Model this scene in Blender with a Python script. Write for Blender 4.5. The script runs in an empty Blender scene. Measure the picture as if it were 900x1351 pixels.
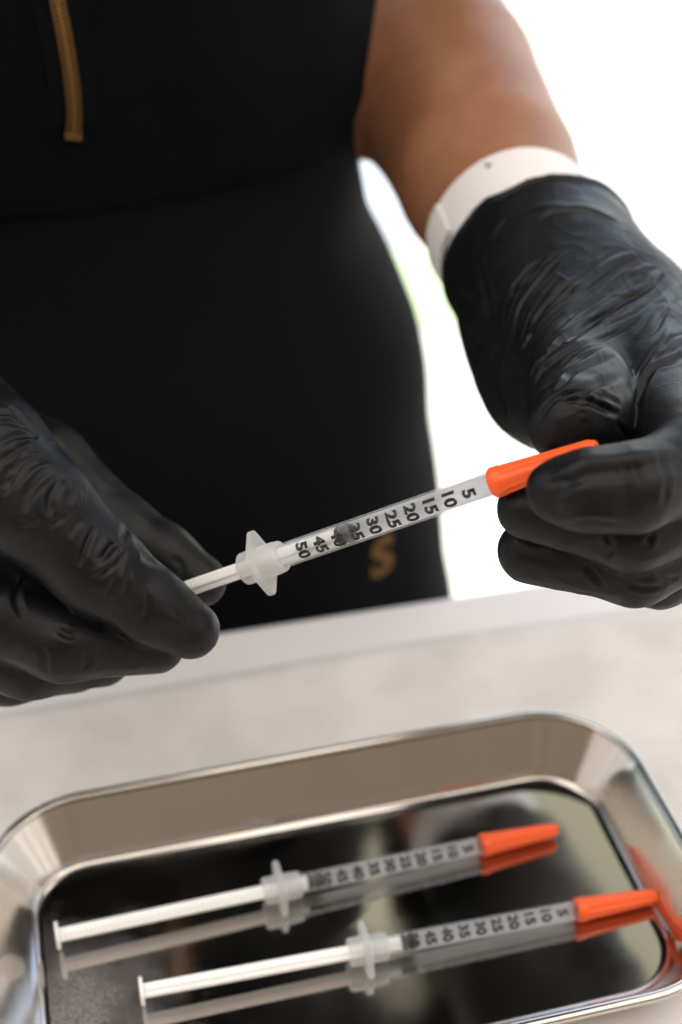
import bpy, math, random
import numpy as np
from mathutils import Vector, Matrix
from mathutils.bvhtree import BVHTree

random.seed(7)
RNG = np.random.default_rng(11)
sc = bpy.context.scene
R_ = math.radians

# ------------------------------------------------------------------ camera
CAM_Z = 1.158                      # metres above the ground
PITCH, ROLL = R_(35.5), R_(1.0)
F_PX = 1875.0                      # focal length in pixels of the 900 px wide photograph
Fw = Vector((0, math.cos(PITCH), -math.sin(PITCH)))
R0 = Vector((1, 0, 0)); U0 = Vector((0, math.sin(PITCH), math.cos(PITCH)))
Rt = R0 * math.cos(ROLL) - U0 * math.sin(ROLL)
Up = U0 * math.cos(ROLL) + R0 * math.sin(ROLL)
EYE = Vector((0, 0, CAM_Z))
cam = bpy.data.cameras.new('camera'); camo = bpy.data.objects.new('camera', cam)
sc.collection.objects.link(camo); sc.camera = camo
M = Matrix.Identity(4)
for i in range(3):
    M[i][0] = Rt[i]; M[i][1] = Up[i]; M[i][2] = -Fw[i]; M[i][3] = EYE[i]
camo.matrix_world = M
cam.sensor_fit = 'HORIZONTAL'; cam.sensor_width = 24.0; cam.lens = 50.0
cam.clip_start = 0.01; cam.clip_end = 400
cam.dof.use_dof = True; cam.dof.focus_distance = 0.345; cam.dof.aperture_fstop = 7.0
cam.dof.aperture_blades = 9

# ------------------------------------------------------------------ sky, sun, exposure
SUN_EL, SUN_AZ = R_(52), R_(14)    # azimuth from +Y towards +X: the sun stands behind the person
w = bpy.data.worlds.new('World'); sc.world = w; w.use_nodes = True
nt = w.node_tree; nt.nodes.clear()
sky = nt.nodes.new('ShaderNodeTexSky'); sky.sky_type = 'NISHITA'; sky.sun_disc = False
sky.sun_elevation = SUN_EL; sky.sun_rotation = SUN_AZ
bg = nt.nodes.new('ShaderNodeBackground'); bg.inputs[1].default_value = 0.09
wo = nt.nodes.new('ShaderNodeOutputWorld')
nt.links.new(sky.outputs[0], bg.inputs[0]); nt.links.new(bg.outputs[0], wo.inputs[0])
sun = bpy.data.lights.new('sun', 'SUN'); sun.energy = 4.5; sun.angle = R_(0.5); sun.color = (1, .94, .86)
suno = bpy.data.objects.new('sun', sun); sc.collection.objects.link(suno)
sdir = Vector((math.sin(SUN_AZ) * math.cos(SUN_EL), math.cos(SUN_AZ) * math.cos(SUN_EL), math.sin(SUN_EL)))
suno.rotation_euler = sdir.to_track_quat('Z', 'Y').to_euler()
suno.location = sdir * 12
sc.view_settings.view_transform = 'Standard'; sc.view_settings.look = 'None'
sc.view_settings.gamma = 1.0; sc.view_settings.use_curve_mapping = False
sc.view_settings.exposure = 1.95
sc.render.engine = 'CYCLES'
sc.cycles.use_denoising = True
sc.cycles.max_bounces = 10; sc.cycles.transparent_max_bounces = 16
sc.cycles.sample_clamp_indirect = 12.0
sc.cycles.caustics_reflective = True

# ------------------------------------------------------------------ helpers
def P(px, py, z):
    """world point seen at photograph pixel (px, py), z metres along the optical axis"""
    return EYE + Rt * ((px - 450) / F_PX * z) + Up * ((675.5 - py) / F_PX * z) + Fw * z

def on_z(px, py, z):
    d = P(px, py, 1.0) - EYE
    return EYE + d * ((z - EYE.z) / d.z)

def on_y(px, py, y):
    d = P(px, py, 1.0) - EYE
    return EYE + d * ((y - EYE.y) / d.y)

C = sc.collection

def link(name, me, mat=None, parent=None, smooth=True):
    o = bpy.data.objects.new(name, me); C.objects.link(o)
    if mat: me.materials.append(mat)
    if parent: o.parent = parent
    if smooth and len(me.polygons):
        me.polygons.foreach_set('use_smooth', [True] * len(me.polygons))
    return o

def mesh(vs, fs):
    me = bpy.data.meshes.new('m'); me.from_pydata([tuple(v) for v in vs], [], fs); me.update()
    return me

def tag(o, label=None, cat=None, group=None, kind=None):
    if label: o['label'] = label
    if cat: o['category'] = cat
    if group: o['group'] = group
    if kind: o['kind'] = kind
    return o

def empty(name, mw=None):
    o = bpy.data.objects.new(name, None); C.objects.link(o)
    o.empty_display_size = .02
    if mw is not None: o.matrix_world = mw
    return o

def sharp(me, ang=40):
    """flat shade across edges steeper than ang"""
    me.set_sharp_from_angle(angle=R_(ang))

def grid_mesh(rows, close_u=True, cap0=False, cap1=False):
    """rows: list of rings (equal counts)"""
    n = len(rows[0]); vs = [p for r in rows for p in r]; fs = []
    for i in range(len(rows) - 1):
        for j in range(n if close_u else n - 1):
            a = i * n + j; b = i * n + (j + 1) % n
            fs.append((a, b, b + n, a + n))
    if cap0: fs.append(tuple(range(n - 1, -1, -1)))
    if cap1: fs.append(tuple(range((len(rows) - 1) * n, len(rows) * n)))
    return vs, fs

def lathe(profile, n=40, mod=None, cap0=False, cap1=False):
    """profile of (x, r) turned round local X"""
    rows = []
    for (x, r) in profile:
        rows.append([(x, -(r * (mod(x, k / n * 2 * math.pi) if mod else 1)) * math.sin(k / n * 2 * math.pi),
                      (r * (mod(x, k / n * 2 * math.pi) if mod else 1)) * math.cos(k / n * 2 * math.pi)) for k in range(n)])
    return grid_mesh(rows, True, cap0, cap1)

def join(parts):
    V, Fc = [], []
    for vs, fs in parts:
        k = len(V); V += list(vs); Fc += [tuple(i + k for i in f) for f in fs]
    return V, Fc

def box(c, s):
    cx, cy, cz = c; a, b, d = s[0] / 2, s[1] / 2, s[2] / 2
    vs = [(cx + x * a, cy + y * b, cz + z * d) for x in (-1, 1) for y in (-1, 1) for z in (-1, 1)]
    return vs, [(0, 1, 3, 2), (4, 6, 7, 5), (0, 4, 5, 1), (2, 3, 7, 6), (0, 2, 6, 4), (1, 5, 7, 3)]

# ------------------------------------------------------------------ materials
def mat(name, color=(.8, .8, .8), rough=.5, metal=0.0, spec=.5, **kw):
    m = bpy.data.materials.new(name); m.use_nodes = True
    b = m.node_tree.nodes['Principled BSDF']
    b.inputs['Base Color'].default_value = (*color, 1)
    b.inputs['Roughness'].default_value = rough; b.inputs['Metallic'].default_value = metal
    b.inputs['Specular IOR Level'].default_value = spec
    for k, v in kw.items(): b.inputs[k.replace('_', ' ')].default_value = v
    return m

def N(m, t): return m.node_tree.nodes.new(t)
def L(m, a, b): m.node_tree.links.new(a, b)
def bsdf(m): return m.node_tree.nodes['Principled BSDF']

def add_noise_color(m, c1, c2, scale, detail=5, lo=.35, hi=.65, coord='Object'):
    tc = N(m, 'ShaderNodeTexCoord'); n = N(m, 'ShaderNodeTexNoise'); r = N(m, 'ShaderNodeValToRGB')
    n.inputs['Scale'].default_value = scale; n.inputs['Detail'].default_value = detail
    r.color_ramp.elements[0].position = lo; r.color_ramp.elements[1].position = hi
    r.color_ramp.elements[0].color = (*c1, 1); r.color_ramp.elements[1].color = (*c2, 1)
    L(m, tc.outputs[coord], n.inputs['Vector']); L(m, n.outputs[0], r.inputs[0])
    L(m, r.outputs[0], bsdf(m).inputs['Base Color'])

def add_noise_rough(m, r1, r2, scale, detail=4, lo=.35, hi=.65):
    tc = N(m, 'ShaderNodeTexCoord'); n = N(m, 'ShaderNodeTexNoise'); mr = N(m, 'ShaderNodeMapRange')
    n.inputs['Scale'].default_value = scale; n.inputs['Detail'].default_value = detail
    mr.inputs[1].default_value = lo; mr.inputs[2].default_value = hi
    mr.inputs[3].default_value = r1; mr.inputs[4].default_value = r2
    L(m, tc.outputs['Object'], n.inputs['Vector']); L(m, n.outputs[0], mr.inputs[0])
    L(m, mr.outputs[0], bsdf(m).inputs['Roughness'])

def add_bump(m, scale, dist, strength=1.0, detail=3, stretch=None):
    tc = N(m, 'ShaderNodeTexCoord'); n = N(m, 'ShaderNodeTexNoise'); bp = N(m, 'ShaderNodeBump')
    n.inputs['Scale'].default_value = scale; n.inputs['Detail'].default_value = detail
    bp.inputs['Distance'].default_value = dist; bp.inputs['Strength'].default_value = strength
    src = tc.outputs['Object']
    if stretch:
        mp = N(m, 'ShaderNodeMapping'); mp.inputs['Scale'].default_value = stretch
        L(m, src, mp.inputs[0]); src = mp.outputs[0]
    L(m, src, n.inputs['Vector']); L(m, n.outputs[0], bp.inputs['Height'])
    prev = bsdf(m).inputs['Normal']
    if prev.is_linked: L(m, prev.links[0].from_socket, bp.inputs['Normal'])
    L(m, bp.outputs[0], prev)

M_glove = mat('black_nitrile', (.0046, .0051, .0057), .42, 0, .22)
add_noise_rough(M_glove, .36, .52, 90)
add_bump(M_glove, 1700, .00012, .5, 2); add_bump(M_glove, 240, .0005, .35, 4)
M_skin = mat('skin', (.40, .17, .085), .45, 0, .4, Subsurface_Weight=.15, Subsurface_Scale=.004)
add_noise_color(M_skin, (.27, .115, .056), (.36, .165, .09), 40)
add_bump(M_skin, 900, .0004, .7, 4); add_bump(M_skin, 90, .0012, .2, 3)
M_jacket = mat('black_jacket_cloth', (.0034, .0041, .005), .85, 0, .06)
add_bump(M_jacket, 900, .0004, .6)
M_trouser = mat('black_trouser_cloth', (.0038, .0045, .0055), .8, 0, .08)
add_bump(M_trouser, 1100, .0004, .6)
M_gold = mat('gold_print', (.17, .085, .018), .45, .5, .5)
M_brass = mat('brass', (.24, .13, .045), .38, .85)
M_band = mat('white_band_paper', (.76, .745, .75), .6, 0, .3)
M_ink = mat('black_ink', (.012, .012, .013), .5, 0, .3)
M_white_pl = mat('white_plastic', (.90, .885, .87), .32, 0, .5, Subsurface_Weight=.25, Subsurface_Scale=.002)
M_rubber = mat('black_rubber', (.005, .005, .0055), .4, 0, .4)
M_orange = mat('orange_plastic', (.86, .105, .012), .38, 0, .45, Subsurface_Weight=.2, Subsurface_Scale=.002)
M_steel = mat('polished_steel', (.60, .565, .52), .14, 1.0)
add_noise_rough(M_steel, .10, .19, 40, 6)
M_steel_floor = mat('mirror_steel', (.60, .575, .54), .05, 1.0)
M_table = mat('white_laminate', (.82, .795, .79), .30, 0, .4)
M_cloth = mat('cream_paper_cloth', (.76, .72, .67), .85, 0, .2)
add_noise_color(M_cloth, (.67, .645, .615), (.805, .78, .75), 30, 10, .32, .68)
add_bump(M_cloth, 700, .0004, .5, 5)
M_leg = mat('grey_metal', (.3, .3, .31), .4, .8)

def translucent(name, white, fac, rough=.25, tint=(.9, .9, .9)):
    """hazy clear plastic: part see-through, part milky"""
    m = mat(name, white, rough, 0, .5)
    out = m.node_tree.nodes['Material Output']
    tr = N(m, 'ShaderNodeBsdfTransparent'); tr.inputs[0].default_value = (*tint, 1); tl = N(m, 'ShaderNodeBsdfTranslucent')
    tl.inputs[0].default_value = (*white, 1)
    m1 = N(m, 'ShaderNodeMixShader'); m1.inputs[0].default_value = .45
    L(m, bsdf(m).outputs[0], m1.inputs[1]); L(m, tl.outputs[0], m1.inputs[2])
    m2 = N(m, 'ShaderNodeMixShader')
    lw = N(m, 'ShaderNodeLayerWeight'); lw.inputs[0].default_value = .35
    mr = N(m, 'ShaderNodeMapRange'); mr.inputs[3].default_value = fac; mr.inputs[4].default_value = min(1, fac + .32)
    L(m, lw.outputs['Facing'], mr.inputs[0]); L(m, mr.outputs[0], m2.inputs[0])
    L(m, tr.outputs[0], m2.inputs[1]); L(m, m1.outputs[0], m2.inputs[2])
    L(m, m2.outputs[0], out.inputs[0])
    return m
M_barrel = translucent('hazy_clear_plastic', (.80, .82, .83), 0.07, .18, (.95, .955, .96))
M_haze = translucent('haze_shell', (.90, .915, .93), .66, .5, (.72, .73, .745))  # milky stand-in for light scattered inside the barrel
M_flange = translucent('milky_plastic', (.86, .87, .87), .42, .22)

# smudges and dried droplets on the tray floor: rougher patches
def steel_floor_nodes():
    m = M_steel_floor
    tc = N(m, 'ShaderNodeTexCoord'); n = N(m, 'ShaderNodeTexNoise'); n.inputs['Scale'].default_value = 24
    n.inputs['Detail'].default_value = 6
    mr = N(m, 'ShaderNodeMapRange'); mr.inputs[1].default_value = .42; mr.inputs[2].default_value = .75
    mr.inputs[3].default_value = .05; mr.inputs[4].default_value = .18
    L(m, tc.outputs['Object'], n.inputs[0]); L(m, n.outputs[0], mr.inputs[0]); L(m, mr.outputs[0], bsdf(m).inputs['Roughness'])
    # a dried whitish film in one corner, speckled, with a ragged edge
    mp = N(m, 'ShaderNodeVectorMath'); mp.operation = 'DISTANCE'; mp.inputs[1].default_value = FILM
    n2 = N(m, 'ShaderNodeTexNoise'); n2.inputs['Scale'].default_value = 70; n2.inputs['Detail'].default_value = 8; n2.inputs['Roughness'].default_value = .7
    ad = N(m, 'ShaderNodeMath'); ad.operation = 'MULTIPLY_ADD'; ad.inputs[1].default_value = .055
    fr_ = N(m, 'ShaderNodeMapRange'); fr_.inputs[1].default_value = .064; fr_.inputs[2].default_value = .030; fr_.inputs[3].default_value = 0; fr_.inputs[4].default_value = .42
    n3 = N(m, 'ShaderNodeTexNoise'); n3.inputs['Scale'].default_value = 1100; n3.inputs['Detail'].default_value = 3
    m3 = N(m, 'ShaderNodeMapRange'); m3.inputs[1].default_value = 0; m3.inputs[2].default_value = .7
    mul = N(m, 'ShaderNodeMath'); mul.operation = 'MULTIPLY'
    L(m, tc.outputs['Object'], mp.inputs[0]); L(m, tc.outputs['Object'], n2.inputs[0]); L(m, tc.outputs['Object'], n3.inputs[0])
    L(m, n2.outputs[0], ad.inputs[0]); L(m, mp.outputs['Value'], ad.inputs[2]); L(m, ad.outputs[0], fr_.inputs[0])
    L(m, n3.outputs[0], m3.inputs[0]); L(m, fr_.outputs[0], mul.inputs[0]); L(m, m3.outputs[0], mul.inputs[1])
    df = N(m, 'ShaderNodeBsdfDiffuse'); df.inputs[0].default_value = (.55, .52, .52, 1)
    mx = N(m, 'ShaderNodeMixShader'); L(m, mul.outputs[0], mx.inputs[0]); L(m, bsdf(m).outputs[0], mx.inputs[1]); L(m, df.outputs[0], mx.inputs[2])
    L(m, mx.outputs[0], m.node_tree.nodes['Material Output'].inputs[0])
FILM = (0, 0, 0)
steel_floor_nodes()

# ------------------------------------------------------------------ setting
NEAR_T = .44
GZ = 0.0
TABLE_Z = CAM_Z - .3455           # table top
CLOTH_Z = TABLE_Z + .0015
FLOOR_Z = CAM_Z - .342            # inside bottom of the tray

M_ground = mat('pale_concrete', (.52, .50, .46), .9, 0, .2)
add_noise_color(M_ground, (.26, .265, .265), (.44, .43, .405), 1.1, 8)
add_bump(M_ground, 60, .004, .5, 6)
v, f = grid_mesh([[(-80, y, GZ), (80, y, GZ)] for y in (-80, 80)], False)
g = link('ground', mesh(v, f), M_ground, smooth=False); tag(g, kind='structure')

def fabric(name, color, trans):
    m = mat(name, color, .85, 0, .1)
    tl = N(m, 'ShaderNodeBsdfTranslucent'); tl.inputs[0].default_value = (*color, 1)
    mx = N(m, 'ShaderNodeMixShader'); mx.inputs[0].default_value = trans
    L(m, bsdf(m).outputs[0], mx.inputs[1]); L(m, tl.outputs[0], mx.inputs[2])
    L(m, mx.outputs[0], m.node_tree.nodes['Material Output'].inputs[0])
    return m
M_red = mat('faded_red_paint', (.55, .22, .22), .8); M_green = mat('faded_green_paint', (.25, .40, .30), .8); M_pale_green = mat('pale_green_tint', (.19, .27, .15), .8); M_blue = mat('blue_grey_tint', (.17, .20, .23), .8)
for nm, m_, pts in (('painted_line', M_red, ((690, 8), (745, 9), (745, 17), (690, 16))), ('painted_line', M_green, ((775, 42), (845, 44), (845, 53), (775, 51))),
                    ('pale_green_patch', M_pale_green, ((500, 330), (592, 330), (640, 430), (540, 430))), ('blue_grey_patch', M_blue, ((440, 205), (520, 205), (556, 318), (500, 322))), ('blue_grey_patch', M_blue, ((878, 325), (1050, 325), (1050, 372), (872, 362)))):  # patches added only to tint the blurred background
    me = mesh([on_z(x, y, .004) for x, y in reversed(pts)], [(0, 1, 2, 3)])
    tag(link(nm, me, m_, smooth=False), kind='structure')
M_diffuser = fabric('white_diffuser_cloth', (.84, .80, .745), NEAR_T)
M_olive = fabric('sage_screen_cloth', (.33, .325, .255), .12)
M_post = mat('white_post', (.7, .7, .7), .4)
def roof_sheet(name, m, x0, x1, y0, y1, z0, z1):
    rows = []
    for t in (0, 1):
        n = 14; r = []
        for i in range(n + 1):
            y = y0 + (y1 - y0) * i / n
            r.append([(x0 + (x1 - x0) * j / 20, y, z0 + (z1 - z0) * i / n - .04 * math.sin(math.pi * i / n) + .0 * t) for j in range(21)])
        if not t: rows = r
    vs, fs = grid_mesh(rows, False)
    return tag(link(name, mesh(vs, fs), m), kind='structure')
near = roof_sheet('unseen_diffuser_roof', M_diffuser, -2.3, 2.3, -1.3, 1.08, 2.75, 2.45)  # added unseen roof, spreads soft sunlight down onto the table
far = roof_sheet('unseen_shade_roof', M_olive, -2.6, 2.6, 1.10, 2.85, 2.45, 2.25)  # added unseen roof, shades the scene and gives the steel an olive reflection
for x in (-2.5, 2.5):
    for y in (1.2, 2.8):
        link('post', mesh(*box((x, y, 1.1), (.05, .05, 2.2))), M_post, far, smooth=False)  # posts for the added unseen roof
M_back_screen = mat('tan_screen', (.42, .33, .25), .9, 0, .1)
add_noise_color(M_back_screen, (.20, .165, .135), (.25, .205, .17), 3, 6)
for sx in (-1, 1):
    rows = [[(sx * 2.32 + .03 * math.sin(j * 1.1), -1.3 + 2.35 * j / 24, zz) for j in range(25)] for zz in np.linspace(.05, 2.44, 9)]
    sw = link('unseen_side_screen', mesh(*grid_mesh(rows, False)), M_diffuser); tag(sw, kind='structure')  # added unseen sheets, cut the light from both sides
fw = link('unseen_back_screen', mesh(*box((0, -1.45, 1.9), (9, .25, 3.8))), M_back_screen, smooth=False); tag(fw, kind='structure')  # added unseen wall, blocks sky behind the camera and warms the steel

# ------------------------------------------------------------------ table, cover
e0, e1 = on_z(300, 829, TABLE_Z), on_z(600, 783, TABLE_Z)
ed = (e1 - e0); ed.z = 0; ed.normalize(); en = Vector((-ed.y, ed.x, 0))     # en points away from the camera
c0, c1 = on_z(300, 890, CLOTH_Z), on_z(620, 838, CLOTH_Z)
def along(o, a, b, z): return Vector((o.x + ed.x * a + en.x * b, o.y + ed.y * a + en.y * b, z))
TMw = Matrix.Translation(along(e0, 0, 0, TABLE_Z)) @ Matrix(((ed.x, en.x, 0, 0), (ed.y, en.y, 0, 0), (0, 0, 1, 0), (0, 0, 0, 1)))
table = empty('table', TMw)
tag(table, 'white laminate table with smooth far edge in front of the person', 'table')
# rounded front edge profile across the width
prof = []
for k in range(7):
    a = k / 6 * math.pi / 2
    prof.append((-.004 + .004 * math.sin(a), -.004 + .004 * math.cos(a)))
prof += [(0, -.028), (-.75, -.028), (-.75, 0)]
rows = [[(x, b, z) for (b, z) in prof] for x in (-.75, .75)]
vs, fs = grid_mesh(rows, True, True, True)
me = mesh(vs, fs); o = link('tabletop', me, M_table, table); sharp(me, 30)
for x in (-.70, .70):
    for y in (-.70, -.06):
        link('leg', mesh(*box((x, y, -(TABLE_Z + .028) / 2 - .014 + 0.0), (.035, .035, TABLE_Z - .028))), M_leg, table, smooth=False)

cd = (c1 - c0); cd.z = 0; cd.normalize()
CMw = Matrix.Translation((c0.x, c0.y, TABLE_Z)) @ Matrix(((cd.x, -cd.y, 0, 0), (cd.y, cd.x, 0, 0), (0, 0, 1, 0), (0, 0, 0, 1)))
rows = []
for i in range(121):
    b = -(i / 120) * .60
    row = []
    for j in range(141):
        a = -.55 + 1.1 * j / 140
        h = .0017 + .0005 * math.sin(a * 37 + b * 11) * math.sin(b * 29 + 1.3) * min(1, i / 3)
        row.append((a, b + .0012 * math.sin(a * 21), h))
    rows.append(row)
rows = [[(p[0], p[1] + .0004, .0) for p in rows[0]]] + rows
vs, fs = grid_mesh(rows, False); fs = [tuple(reversed(q)) for q in fs]
cov = link('table_cover', mesh(vs, fs), M_cloth); cov.matrix_world = CMw
tag(cov, 'cream textured paper cover spread on the white table under the tray', 'table cover')

# ------------------------------------------------------------------ tray
bl, br = on_z(37, 1152, FLOOR_Z), on_z(765, 1013, FLOOR_Z)      # back corners of the floor (as sharp corners)
H = .0170; SL = .0096
fr = on_z(905, 1298, FLOOR_Z + H)
tx = (br - bl).normalized(); ty = Vector((-tx.y, tx.x, 0))
TW = (br - bl).length; TD = abs((fr - br).dot(ty)) - SL
print('TRAY', TW, TD)
tc_ = bl + tx * TW / 2 - ty * TD / 2
TrayM = Matrix.Translation((tc_.x, tc_.y, FLOOR_Z)) @ Matrix(((tx.x, ty.x, 0, 0), (tx.y, ty.y, 0, 0), (0, 0, 1, 0), (0, 0, 0, 1)))
tray = empty('steel_tray', TrayM)
for n_ in M_steel_floor.node_tree.nodes:
    if n_.type == 'VECT_MATH': n_.inputs[1].default_value = TrayM.inverted() @ on_z(95, 1335, FLOOR_Z)
tag(tray, 'shallow rectangular stainless steel tray with rounded corners holding two syringes', 'tray')

def rrect(hx, hy, r, z, n=12):
    pts = []
    for (sx, sy, a0) in ((1, -1, -90), (1, 1, 0), (-1, 1, 90), (-1, -1, 180)):
        for k in range(n + 1):
            a = R_(a0 + 90 * k / n)
            pts.append((sx * (hx - r) + r * math.cos(a), sy * (hy - r) + r * math.sin(a), z))
    return pts
hx, hy = TW / 2, TD / 2
# floor with a soft fillet
fl = []
fl.append([(0, 0, .0)] * len(rrect(1, 1, .1, 0)))
for s in (.35, .7, .9, 1.0):
    fl.append(rrect((hx - .003) * s, (hy - .003) * s, .016 * s, -.0003 * (1 - s)))
vs, fs = grid_mesh(fl); me = mesh(vs, fs)
link('tray_floor', me, M_steel_floor, tray)
wl = []
for k in range(7):
    a = k / 6 * R_(72); rr = .003
    wl.append(rrect(hx - .003 + rr * math.sin(a), hy - .003 + rr * math.sin(a), .016 + rr * math.sin(a), rr * (1 - math.cos(a))))
for s in np.linspace(.15, 1, 7):
    wl.append(rrect(hx + SL * s, hy + SL * s, .019 + SL * s, .0022 + (H - .0022) * s))
inner = list(wl)
link('tray_wall', mesh(*grid_mesh(inner)), M_steel, tray)
outer = [rrect(hx + SL * s + .0009, hy + SL * s + .0009, .0195 + SL * s, -.0012 + (H) * s) for s in np.linspace(0, 1, 5)]
outer = [[(0, 0, -.0012)] * len(outer[0])] + outer
vs, fs = grid_mesh(outer); fs = [tuple(reversed(q)) for q in fs]
link('tray_shell', mesh(vs, fs), M_steel, tray)
rim = []
for k in range(15):                                            # rolled lip
    a = R_(165 - k * 24); rr = .0015
    ox = SL + .0018 + rr * math.cos(a); oz = H + rr * math.sin(a) * .9
    rim.append(rrect(hx + ox, hy + ox, .0195 + ox, oz))
link('rim', mesh(*grid_mesh(rim)), M_steel, tray)

# ------------------------------------------------------------------ syringes (local X runs from thumb to needle, local Z faces the reader)
RB = .0031
def text_flat(s, size, bold=.0):
    cu = bpy.data.curves.new('t', 'FONT'); cu.body = s; cu.size = size; cu.align_x = 'CENTER'; cu.offset = bold
    cu.resolution_u = 3
    o = bpy.data.objects.new('t', cu); C.objects.link(o)
    dg = bpy.context.evaluated_depsgraph_get()
    me = bpy.data.meshes.new_from_object(o.evaluated_get(dg))
    bpy.data.objects.remove(o)
    return me

X_CAP = .0667; X50 = .0143; DU = .00104
numeral_meshes = []
def make_syringe(label):
    root = empty('syringe')
    tag(root, label, 'syringe', 'insulin syringes')
    # barrel: outer and inner wall, plus an added back shell for scattered-light haze
    prof = [(.001, RB), (X_CAP - .002, RB), (X_CAP - .0005, RB * .93), (X_CAP, RB * .7), (X_CAP, .00262), (.001, .00262)]
    vs, fs = lathe(prof, 40)
    half = [[(x, -.0026 * math.sin(a), .0026 * math.cos(a)) for a in np.linspace(R_(100), R_(260), 20)] for x in np.linspace(.003, X_CAP - .0008, 6)]
    hv, hf = grid_mesh(half, False)
    me = mesh(*join([(vs, fs), (hv, hf)])); sharp(me, 35)
    barrel = link('barrel', me, M_barrel, root); me.materials.append(M_haze)
    for k in range(len(fs), len(me.polygons)): me.polygons[k].material_index = 1
    for k in range(1, 11):
        u = k * 5; me = text_flat(str(u), .0043, .0002)
        ys = [q.co.y for q in me.vertices]; xs = [q.co.x for q in me.vertices]
        ym = (min(ys) + max(ys)) / 2; xm = (min(xs) + max(xs)) / 2
        x0 = X50 + (50 - u) * DU
        r = RB + .00004
        for q in me.vertices:
            s = (q.co.x - xm) * 1.06 + .0004; t = (q.co.y - ym)
            q.co = (x0 + t, -r * math.sin(s / r), r * math.cos(s / r))
        link('numeral', me, M_ink, barrel, smooth=False)
    parts = []
    r = RB + .00003
    for u in range(0, 51):
        x0 = X50 + (50 - u) * DU
        ln = .0013 if u % 5 == 0 else .0007
        a0 = .0029 / r
        rows = [[(x0 + dx, r * math.sin(a0 + (k / 3) * ln / r), r * math.cos(a0 + (k / 3) * ln / r)) for k in range(4)] for dx in (-.00008, .00008)]
        parts.append(grid_mesh(rows, False))
    link('graduation_marks', mesh(*join(parts)), M_ink, barrel, smooth=False)
    # flange with collar
    prof = [(-.0052, .0026), (-.0055, .0036), (-.0050, .0042), (-.001, .00435), (.0045, .0042), (.0062, .0040), (.0066, .0034), (.0066, .0028)]
    a = lathe(prof, 40)
    pts = []
    LH, SH = .0095, .0074
    crn = [(LH, 0), (0, SH), (-LH, 0), (0, -SH)]
    rings = []
    for x, k in ((-.0010, .90), (-.0007, 1), (.0007, 1), (.0010, .90)):
        ring = []
        for i in range(4):
            p = Vector(crn[i]); pv = Vector(crn[i - 1]); nx_ = Vector(crn[(i + 1) % 4])
            q0 = p.lerp(pv, .20 if i % 2 == 0 else .30); q1 = p.lerp(nx_, .20 if i % 2 == 0 else .30)
            for t in np.linspace(0, 1, 7):
                b = q0 * (1 - t) ** 2 + p * 2 * t * (1 - t) + q1 * t * t
                ring.append((x, b.x * k, b.y * k))
        rings.append(ring)
    b = grid_mesh(rings, True, True, True)
    me = mesh(*join([a, b])); sharp(me, 35)
    link('finger_flange', me, M_flange, root)
    # orange cap: flared collar, fluted body, blunt end
    def flute(x, t):
        return 1 + (.07 * math.cos(t * 9) if X_CAP + .003 < x < X_CAP + .0245 else 0)
    prof = [(X_CAP - .0002, .0020), (X_CAP - .0004, .0034), (X_CAP, .0037), (X_CAP + .0018, .0037), (X_CAP + .0026, .0034),
            (X_CAP + .0032, .0033), (X_CAP + .012, .0028), (X_CAP + .022, .0023), (X_CAP + .0244, .0022), (X_CAP + .0256, .0018), (X_CAP + .026, .0016), (X_CAP + .0261, .0003)]
    me = mesh(*lathe(prof, 80, flute)); sharp(me, 50)
    link('needle_cap', me, M_orange, root)
    return root

def add_plunger(root, back, extra=0):
    """back: how far the stopper face is from the 0 mark, metres"""
    xs = X50 + 50 * DU - back
    st = xs
    prof = [(st - .0046, .0004), (st - .0046, .0022), (st - .0042, .00250), (st - .0034, .00250), (st - .0030, .0021), (st - .0022, .0021), (st - .0018, .00250),
            (st - .0008, .00250), (st - .0003, .0022), (st + .0004, .0008), (st + .0005, .0001)]
    me = mesh(*lathe(prof, 32, cap0=True)); sharp(me, 35)
    link('stopper', me, M_rubber, root)
    xe = st - .0046; xb = xe - .0675 - extra
    cr = [(a * c_, b * s_) for a, b in ((.0021, .0014),) for c_, s_ in
          [(math.copysign(abs(math.cos(q)) ** .45, math.cos(q)), math.copysign(abs(math.sin(q)) ** .45, math.sin(q))) for q in np.linspace(0, 2 * math.pi, 25)[:-1]]]
    a = grid_mesh([[(x, y, z) for (y, z) in cr] for x in (xb, xe)], True, True, True)
    b = box(((xb + xe) / 2, 0, 0), (xe - xb - .0004, .0007, .0040))
    rod = link('plunger_rod', mesh(*join([a, b])), M_white_pl, root); sharp(rod.data, 35)
    prof = [(xb - .0012, .0002), (xb - .0012, .0038), (xb - .0010, .0042), (xb - .0002, .0042), (xb, .0038), (xb, .0012)]
    me = mesh(*lathe(prof, 36)); sharp(me, 35)
    link('thumb_disc', me, M_white_pl, rod)

def frame(o, xdir, face):
    x = xdir.normalized(); z = (face - x * face.dot(x)).normalized(); y = z.cross(x)
    return Matrix(((x.x, y.x, z.x, o.x), (x.y, y.y, z.y, o.y), (x.z, y.z, z.z, o.z), (0, 0, 0, 1)))

# the held one
ha, hb = P(345, 743, .360), P(652, 637, .329)
held = make_syringe('clear syringe with orange cap held between the two black gloved hands')
add_plunger(held, 36.8 * DU)
HM = frame(ha, hb - ha, EYE - (ha + hb) / 2)
held.matrix_world = HM
HELD_D = (hb - ha).normalized()
print('HELD len', (hb - ha).length)
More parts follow.
